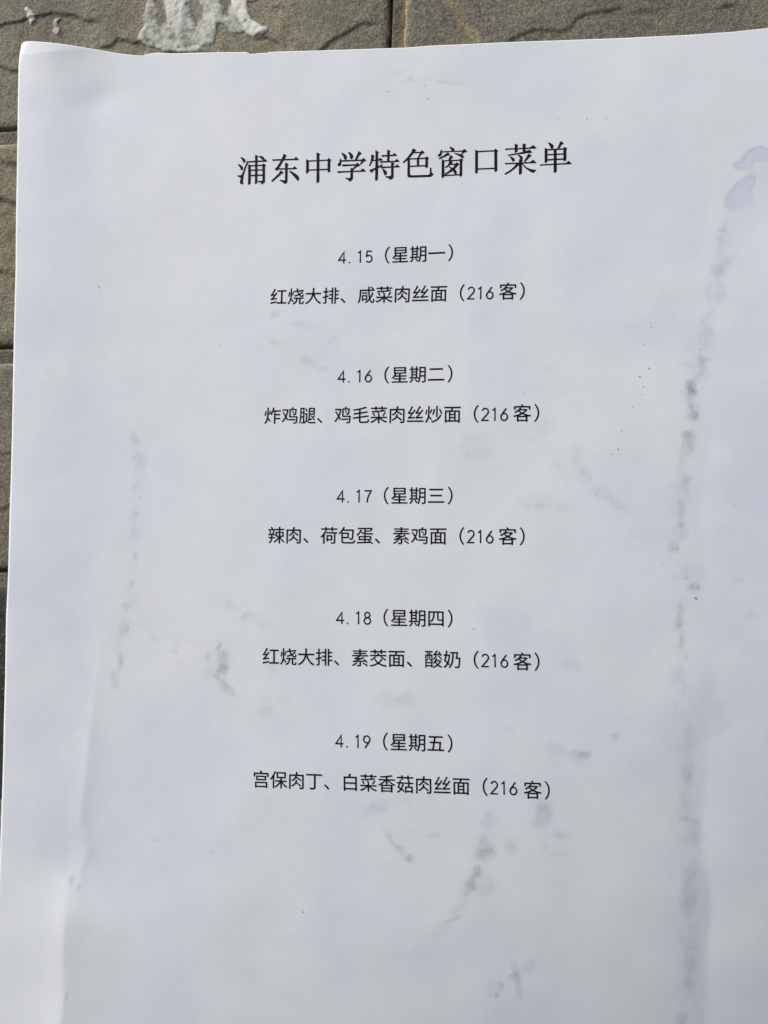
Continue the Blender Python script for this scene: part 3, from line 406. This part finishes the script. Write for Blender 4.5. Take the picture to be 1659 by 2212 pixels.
ua = axis((-260, -128, 4.0), (-128, -98, .33), (-98, 103, .42), (103, 240, 4.0))
va = axis((-330, -216, 4.0), (-216, 46, .6), (46, 80, .33), (80, 190, 4.0))
uu, vv = np.meshgrid(ua, va)
wall = tag(bpy.data.objects.new("stone_wall", None),
           "weathered grey brown split-face stone tile wall behind the printed menu", "wall")
wall.location = (0, 0, -0.33)
COL.objects.link(wall)
inv_wall = Matrix.Translation((0, 0, 0.33))
me = grid_mesh("stone_tile_facing", uu, vv, wall_height(uu, vv), STONE, colors={"tint": wall_tint(uu, vv)})
facing = link("stone_tile_facing", me, wall); facing.matrix_parent_inverse = inv_wall
ua = axis((-260, -120, 2.0), (-120, -98, .4), (-98, -10, 1.2), (-10, 6, .33), (6, 240, 3.0))
va = axis((-330, -220, 2.5), (-220, 46, .5), (46, 80, .4), (80, 190, 2.5))
uu, vv = np.meshgrid(ua, va)
mt_ = np.zeros(uu.shape + (3,)) + np.array((.165, .150, .108))
row, col, e = tile_info(uu, vv)
mt_ *= (1 + .22 * fbm(uu, vv, 6.0, 81, 3))[..., None]
och = np.array(VEINS[1][0])
d, s, al = seg_dist(uu, vv, VEINS[1][0])
m_ = (.5 * smooth01(1.5 - d / 1.3))[..., None]
mt_ = mt_ * (1 - m_) + m_ * np.array((.30, .215, .09))
# the mortar has shrunk away from the tile above it and from the tile on its left
top_gap = ROW0 + row * PITCH - vv
left_gap = uu - np.interp(vv, JV[:, 1], JV[:, 0])
left_gap = np.where(np.mod(row, 2) == 0, left_gap, 99.0)
top_gap = np.where((top_gap > -.6) & (top_gap < JOINT), top_gap, 99.0)
gap = np.exp(-(np.minimum(np.abs(top_gap), np.abs(left_gap)) / .42) ** 2)
me = grid_mesh("mortar_joint", uu, vv, -1.32 - 2.2 * gap + .10 * fbm(uu, vv, 2.5, 71, 3) + .06 * vnoise(uu, vv, .8, 73), MORTAR, colors={"tint": mt_})
mortar = link("mortar_joint", me, wall); mortar.matrix_parent_inverse = inv_wall
mortar["label"] = "recessed sandy mortar joint"
bm = bmesh.new()
bmesh.ops.create_cube(bm, size=1.0)
for v_ in bm.verts:
    v_.co = Vector((-.010 + v_.co.x * .5, .037 + v_.co.y * .06, -.07 + v_.co.z * .52))
me = bpy.data.meshes.new("wall_core"); bm.to_mesh(me); bm.free(); me.materials.append(MORTAR)
at = me.attributes.new("tint", 'FLOAT_COLOR', 'POINT')
at.data.foreach_set("color", np.tile([.14, .13, .1, 1.], len(me.vertices)).astype(np.float32))
core = link("wall_core", me, wall); core.matrix_parent_inverse = inv_wall

# ------------------------------------------------------------------ dried glue left on the tiles
def glue(name, pts, label, holes=(), thick=(), base=.50, t0=.10, t1=.36, mat=GLUE_MAT, edge=1.2, seed=5, jag=.32, vmin=None):
    P = np.array(pts)
    u, v = np.meshgrid(np.arange(P[:, 0].min() - 2, P[:, 0].max() + 2, .24), np.arange(max(P[:, 1].min() - 2, -999), min(P[:, 1].max() + 2, 92), .24))
    sd = poly_sd(u, v, pts) + jag * fbm(u, v, 1.6, seed, 3)
    cov = base + .10 * fbm(u, v, 5.0, seed + 7, 3) + .10 * fbm(u, v * .3, 3.2, seed + 9, 3)
    for hp, k in holes:
        hs = poly_sd(u, v, hp) + .5 * fbm(u, v, 2.2, seed + 11, 3)
        cov = cov - k * .56 * smooth01(hs / 2.4 + .5)
    for tp, k in thick:
        ts = poly_sd(u, v, tp) + .6 * fbm(u, v, 2.5, seed + 13, 3)
        cov = cov + k * .6 * smooth01(ts / 2.2 + .5)
    cov = np.clip(cov, 0, 1.2) * (.22 + .78 * smooth01(sd / edge))
    hgt = wall_height(u, v)
    hgt = np.where(hgt < -3, -1.25, hgt)
    hgt = hgt - .06 + smooth01(sd / .7) * (t0 + t1 * np.clip(cov, 0, 1)) * (1 + .16 * fbm(u, v, 3.0, seed + 17, 3)) + .03 * fbm(u, v, 1.0, seed + 19, 2)
    me = grid_mesh(name, u, v, hgt, mat, keep=sd > -.05, attrs={"cover": cov})
    # sit the object's origin on the patch
    c0 = Vector((float(P[:, 0].mean()) * MM, 0, float(np.clip(P[:, 1], -99, 90).mean()) * MM))
    me.transform(Matrix.Translation(-c0))
    o = link(name, me); o.location = c0
    so = o.modifiers.new("body", 'SOLIDIFY'); so.thickness = .00012; so.offset = -1
    return tag(o, label, "glue", "dried glue left on the wall")
glue("dried_glue", GLUE, "wide streaky white smear of dried glue above the paper's top edge", GLUE_HOLES, GLUE_THICK)
glue("dried_glue", GLUE_BIT, "small whitish pointed dab of dried glue near the upper left corner", base=.85, t0=.12, t1=.35, seed=25)
glue("dried_glue", GLUE_CHIP, "small beige crumbly dab of dried glue just above the paper", base=.65, t0=.12, t1=.3, mat=CHIP_MAT, seed=35)
glue("dried_glue", GLUE_FILM, "thin translucent scrap of glue film peeping out at the paper's top edge", base=.4, t0=.15, t1=.2, seed=45, jag=.2)

# ------------------------------------------------------------------ paper
def crease_u(v):
    return np.interp(v, [-240, -187, -168, -160.5, -153, -148.5, -142, -128, -95, 0], CREASE_U)

def relief(u, v):
    """Height (mm) of the paper off the wall face at paper position u, v (mm)."""
    sm = lambda x: 1.0 / (1.0 + np.exp(-x))
    # slow bulge, shaped to darken the sheet's lower right: rises from the upper left, falls away towards the lower right
    r = 0.6 * u - 0.8 * (v + 90.0)
    h = 13.2 + 0.06 * r - 0.235 * 35.0 * np.log1p(np.exp((r - 85.0) / 35.0))
    # raised upper left corner: a ridge that falls to the right, its tip bent back
    h = h + 1.5 * np.exp(-((u + 94) / 13.0) ** 2) * np.exp(-np.maximum(58 - v, 0) / 17.0)
    tip = -101.0 - u + 0.44 * (v - 62.0)
    h = h - 0.28 * 0.4 * np.log1p(np.exp(np.clip(tip / 0.4, -40, 40)))
    # shallow dent below that corner
    h = h - 0.22 * np.exp(-((u + 80) / 7.0) ** 2 - ((v - 44) / 4.5) ** 2)
    # left margin standing off the wall
    h = h + 1.0 * sm((-80.0 - u) / 7.0) * sm((v + 170) / 9.0) * sm((36 - v) / 9.0)
    # crease up the lower left
    d = u - crease_u(v) - 0.35 * np.sin(v / 6.1) - 0.2 * np.sin(v / 2.7)
    w = np.where(d < 0, 10.0, 18.0)
    ad = np.sqrt(d * d + 0.45)
    h = h + 1.45 * np.exp(-ad / w) * sm((-159.0 - v) / 3.5)
    # narrow ridge beside it
    d2 = u - (crease_u(v) + 2.6)
    h = h + 0.3 * np.exp(-np.sqrt(d2 * d2 + 0.3) / 3.0) * sm((v + 158) / 4.0) * sm((-112 - v) / 7.0)
    # fold down the right margin: a valley
    d3 = u - (RFOLD + 0.012 * (v + 200) + 0.9 * np.sin(v / 9.3) + 0.5 * np.sin(v / 4.1 + 1.0))
    h = h - (0.46 + 0.2 * np.sin(v / 13.0)) * np.exp(-np.sqrt(d3 * d3 + 0.5) / 6.0) * (0.25 + 0.75 * sm((-135 - v) / 18.0)) * sm((20 - v) / 8.0)
    return h

def paper_n(u, v):
    u, v = np.asarray(u, float), np.asarray(v, float)
    return relief(u, v) + .12 * vnoise(u, v, 27.0, 201) + .05 * vnoise(u, v, 11.0, 203) + .05 * vnoise(u, v * .35, 10.0, 211) + .010 * vnoise(u, v, 4.5, 207)

notice = tag(bpy.data.objects.new("menu_notice", None),
             "white printed Chinese menu sheet smudged with grey glue stains, pasted on the stone wall", "notice")
notice.location = (0, 0, -0.239)
COL.objects.link(notice)
inv_notice = Matrix.Translation((0, 0, 0.239))
U_R, V_B = 105.6, -239.0
LE = np.array(sorted(LEFT + TOP[1:3], key=lambda p: p[1]))
LE = np.vstack([[LE[0][0] - .4, V_B - 5], LE])
TE = np.array(TOP[2:] + [[110, TOP[-1][1] + .9]])
s_, t_ = np.meshgrid(np.linspace(0, 1, 400), np.r_[np.linspace(0, .96, 560), np.linspace(.96, 1, 52)[1:]])
vlin = V_B + t_ * (61.0 - V_B)
def u_of(v_):
    ul = np.interp(v_, LE[:, 1], LE[:, 0])
    return ul + (U_R - ul) * s_
pu = u_of(vlin)
vt = np.interp(pu, TE[:, 0], TE[:, 1])
ks = np.ones(41) / 41
KN = np.array([-101.0, -84.0, -66.0, -20.0, 20.0, 60.0, 108.0])
vts = np.interp(pu, KN, np.interp(KN, TE[:, 0], TE[:, 1]))
pv = vlin + (vts - 61.0) * t_ ** 3 + (vt - vts) * t_ ** 60
pu = u_of(pv)
pn = paper_n(pu, pv)
stain = np.zeros(pu.shape); stint = np.zeros(pu.shape); sw = np.zeros(pu.shape) + 1e-6
for u0, v0, rx, ry, a, ang, tint_ in STAINS:
    r = 2.6 * max(rx, ry)
    rows = np.where(np.abs(pv[:, 200] - v0) < r + 8)[0]
    cols = np.where(np.abs(pu[300] - u0) < r + 4)[0]
    if not len(rows) or not len(cols):
        continue
    sl = (slice(rows[0], rows[-1] + 1), slice(cols[0], cols[-1] + 1))
    x = pu[sl] - u0; y = pv[sl] - v0
    wx = .30 * max(rx, .5) * fbm(pu[sl], pv[sl], max(rx, 1.0) * 1.1, 301, 3); wy = .30 * max(ry, .5) * fbm(pu[sl], pv[sl], max(rx, 1.0) * 1.1, 307, 3)
    ca, sa = math.cos(math.radians(ang)), math.sin(math.radians(ang))
    xr, yr = (x * ca - y * sa) + wx, (x * sa + y * ca) + wy
    q = np.sqrt((xr / rx) ** 2 + (yr / ry) ** 2)
    w = min(1.65 * a, .5) * smooth01((1.45 - q) / .95)
    stain[sl] = 1 - (1 - stain[sl]) * (1 - w)
    stint[sl] += w * tint_; sw[sl] += w
for pts, w, a in SMEARS:
    P = np.array(pts)
    k = (pu > P[:, 0].min() - 8) & (pu < P[:, 0].max() + 8) & (pv > P[:, 1].min() - 8) & (pv < P[:, 1].max() + 8)
    x, y = pu[k], pv[k]
    d, s, al = seg_dist(x, y, pts)
    d = d * s + 1.1 * w * fbm(x, y, 2.2 * w, 401, 3)
    q = a * np.exp(-(d / w) ** 2 * 1.2) * smooth01(al / 3) * np.clip(.95 + 1.1 * fbm(x * 1.6, y, 5.0, 411, 3), 0, 2.0)
    stain[k] = 1 - (1 - stain[k]) * (1 - np.clip(q, 0, .6))
damp_shade = np.zeros(pu.shape)  # damp patches, plus the tilted left margin's shade put into the colour
for pts, a, soft, rim in DAMP_SHADE:
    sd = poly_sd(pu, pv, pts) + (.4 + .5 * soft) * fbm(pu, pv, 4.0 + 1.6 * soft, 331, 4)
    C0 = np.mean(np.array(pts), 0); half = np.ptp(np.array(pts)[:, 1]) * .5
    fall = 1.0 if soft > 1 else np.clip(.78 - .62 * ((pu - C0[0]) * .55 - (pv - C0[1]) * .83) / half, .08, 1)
    damp_shade += (.62 if soft > 1 else 1.35) * a * smooth01(sd / (soft if soft < 1 else 1.5 * soft) + .5) * fall * (1 if soft < 1 else np.clip(.9 + .5 * fbm(pu, pv, 17.0, 351, 3), 0, 1.6))
    if rim:
        rim = 1.9 * rim * np.clip(fall, 0, 1) ** 1.5
        stain = 1 - (1 - stain) * (1 - rim * np.exp(-((sd - .35) / .42) ** 2))
        stint += rim * np.exp(-((sd - .35) / .42) ** 2); sw += rim * np.exp(-((sd - .35) / .42) ** 2)
me = grid_mesh("paper_sheet", pu, pv, pn, PAPER, attrs={"stain": stain * 1.0, "stain_tint": np.clip(stint / sw, 0, 1), "damp_shade": damp_shade})
sheet = link("paper_sheet", me, notice); sheet.matrix_parent_inverse = inv_notice
so = sheet.modifiers.new("thickness", 'SOLIDIFY'); so.thickness = .00005; so.offset = -1

# --- lettering: flat ink lying 0.05 mm off the sheet, following its waves
def lay(bm, name, material, lift=.05, step=1.1, label=None):
    co = np.array([v.co[:2] for v in bm.verts])
    lo, hi = co.min(0), co.max(0)
    for ax in (0, 1):
        for x in np.arange(lo[ax] + step, hi[ax], step):
            no = [0, 0, 0]; no[ax] = 1; p0 = [0, 0, 0]; p0[ax] = float(x)
            bmesh.ops.bisect_plane(bm, geom=bm.verts[:] + bm.edges[:] + bm.faces[:], dist=1e-5, plane_co=p0, plane_no=no)
    bm.normal_update()
    co = np.array([v.co[:2] for v in bm.verts])
    n = paper_n(co[:, 0], co[:, 1]) + lift
    for v, k in zip(bm.verts, n):
        v.co = Vector((v.co.x * MM, -float(k) * MM, v.co.y * MM))
    for f in bm.faces:
        f.smooth = True
    bmesh.ops.recalc_face_normals(bm, faces=bm.faces)
    me = bpy.data.meshes.new(name); bm.to_mesh(me); bm.free()
    # every face looks out of the wall
    me.materials.append(material)
    o = link(name, me, notice); o.matrix_parent_inverse = inv_notice
    if label:
        o["label"] = label
    return o

def add_poly(bm, pts):
    vs = [bm.verts.new((x, y, 0)) for x, y in pts]
    f = bm.faces.new(vs)
    bmesh.ops.triangulate(bm, faces=[f], ngon_method='EAR_CLIP')

bm = bmesh.new()
def swell(pts, k):
    P = np.array(pts, float)
    area = np.sum(P[:, 0] * np.roll(P[:, 1], -1) - np.roll(P[:, 0], -1) * P[:, 1])
    a = P - np.roll(P, 1, 0); b_ = np.roll(P, -1, 0) - P
    a /= np.maximum(np.hypot(a[:, 0], a[:, 1]), 1e-6)[:, None]; b_ /= np.maximum(np.hypot(b_[:, 0], b_[:, 1]), 1e-6)[:, None]
    t = a + b_; t /= np.maximum(np.hypot(t[:, 0], t[:, 1]), .3)[:, None]
    return P + math.copysign(k, area) * np.stack([t[:, 1], -t[:, 0]], 1)
for pts in TITLE:
    add_poly(bm, [tuple(q) for q in swell(pts, .035)])
lay(bm, "heading_text", INK, label="bold black Chinese heading in a song typeface")

# thin drawn digits, em units: lists of strokes
def arc(cx, cy, rx, ry, a0, a1, n=14):
    return [(cx + rx * math.cos(math.radians(a0 + (a1 - a0) * i / n)), cy + ry * math.sin(math.radians(a0 + (a1 - a0) * i / n))) for i in range(n + 1)]
DIGITS = {
    '1': [[(.13, .56), (.20, .60), (.265, .665), (.265, 0.0)]],
    '2': [arc(.25, .50, .165, .17, 165, -20, 12) + [(.36, .36), (.22, .2), (.075, .03), (.43, .03)]],
    '4': [[(.335, 0), (.335, .64), (.045, .19), (.46, .19)]],
    '5': [[(.41, .64), (.14, .64), (.105, .35)] + arc(.245, .215, .175, .19, 135, -140, 16)],
    '6': [arc(.25, .205, .17, .19, 145, -215, 22), [(.36, .665), (.22, .47), (.11, .30), (.082, .20)]],
    '7': [[(.06, .64), (.43, .64), (.30, .38), (.235, .18), (.215, 0)]],
    '8': [arc(.25, .505, .14, .145, 90, 450, 20), arc(.25, .185, .175, .17, 90, 450, 22)],
    '9': [arc(.25, .465, .17, .185, 0, 360, 22), [(.42, .465), (.40, .38), (.29, .2), (.15, .0)]],
}
def add_ribbon(bm, pts, w, place):
    P = np.array(pts, float); n = len(P)
    closed = np.hypot(*(P[0] - P[-1])) < 1e-3
    L, Rr = [], []
    for i in range(n):
        a = P[i] - P[i - 1] if i else (P[0] - P[-2] if closed else P[1] - P[0])
        b_ = P[i + 1] - P[i] if i < n - 1 else (P[1] - P[0] if closed else P[-1] - P[-2])
        a = a / np.hypot(*a); b_ = b_ / np.hypot(*b_)
        t = a + b_
        t = t / max(np.hypot(*t), .3)
        nn = np.array((-t[1], t[0]))
        s = min(1.0 / max(abs(nn @ np.array((-b_[1], b_[0]))), .45), 2.0)
        L.append(P[i] + nn * w / 2 * s); Rr.append(P[i] - nn * w / 2 * s)
    lv = [bm.verts.new((*place(x, y), 0)) for x, y in L]
    rv = [bm.verts.new((*place(x, y), 0)) for x, y in Rr]
    for i in range(n - 1):
        bm.faces.new((rv[i], rv[i + 1], lv[i + 1], lv[i]))

_glyphs = {}
def glyph(ch):
    if ch not in _glyphs:
        cu = bpy.data.curves.new("glyph", 'FONT'); cu.body = ch
        cu.resolution_u = 4; cu.fill_mode = 'FRONT'; cu.offset = 0.0
        ob = bpy.data.objects.new("glyph", cu); COL.objects.link(ob)
        bpy.context.view_layer.update()
        me_ = ob.to_mesh()
        _glyphs[ch] = ([tuple(v.co[:2]) for v in me_.vertices], [tuple(p.vertices) for p in me_.polygons])
        ob.to_mesh_clear(); bpy.data.objects.remove(ob); bpy.data.curves.remove(cu)
    return _glyphs[ch]

def add_text(bm, txt, org, ex, ey):
    """org: baseline start; ex, ey: one em along and up, in mm"""
    pen = 0.0
    def place(x, y):
        return (org[0] + ex[0] * x + ey[0] * y, org[1] + ex[1] * x + ey[1] * y)
    for ch in txt:
        if ch in DIGITS:
            for st in DIGITS[ch]:
                add_ribbon(bm, [(pen + x, y) for x, y in st], .074, place)
            pen += .5
        elif ch == '.':
            add_poly(bm, [place(pen + x, y) for x, y in ((.12, 0), (.20, 0), (.20, .075), (.12, .075))])
            pen += .5
        else:
            vs, fs = glyph(ch)
            sh = {'（': -.05, '）': .08}.get(ch, 0)
            for dx, dy in ((-.004, -.003), (.004, .003)):      # toner spreads a little past the letter's edge
                k = [bm.verts.new((*place(pen + sh + x + dx, y + dy), 0)) for x, y in vs]
                for f in fs:
                    try:
                        bm.faces.new([k[i] for i in f])
                    except ValueError:
                        pass
            pen += 1.0

for kind_, txt, ia, A, ib, B, tail, K in LINES:
    A, B = np.array(A), np.array(B)
    ex = (B - A) / (ib - ia)
    ey = np.array((-ex[1], ex[0]))
    bm = bmesh.new()
    add_text(bm, txt, A - ex * ia - ey * .385, ex, ey)
    if tail:
        K = np.array(K)
        add_text(bm, tail, K - ex * .5 - ey * .385, ex, ey)
    lay(bm, "date_text" if kind_ == 'date' else "dish_text", INK)

# --- specks of dirt on the sheet
bm = bmesh.new()
rng = np.random.default_rng(4)
for u0, v0, r in SPECKS:
    n = 7; ph = rng.uniform(0, 6.28); el = rng.uniform(.55, 1.0)
    add_poly(bm, [(u0 + r * rng.uniform(.7, 1.15) * math.cos(ph + 2 * math.pi * i / n), v0 + r * el * rng.uniform(.7, 1.15) * math.sin(ph + 2 * math.pi * i / n)) for i in range(n)])
lay(bm, "dirt_speckle", SPECK, lift=.04, step=50, label="tiny dark specks scattered over the sheet")["kind"] = "stuff"
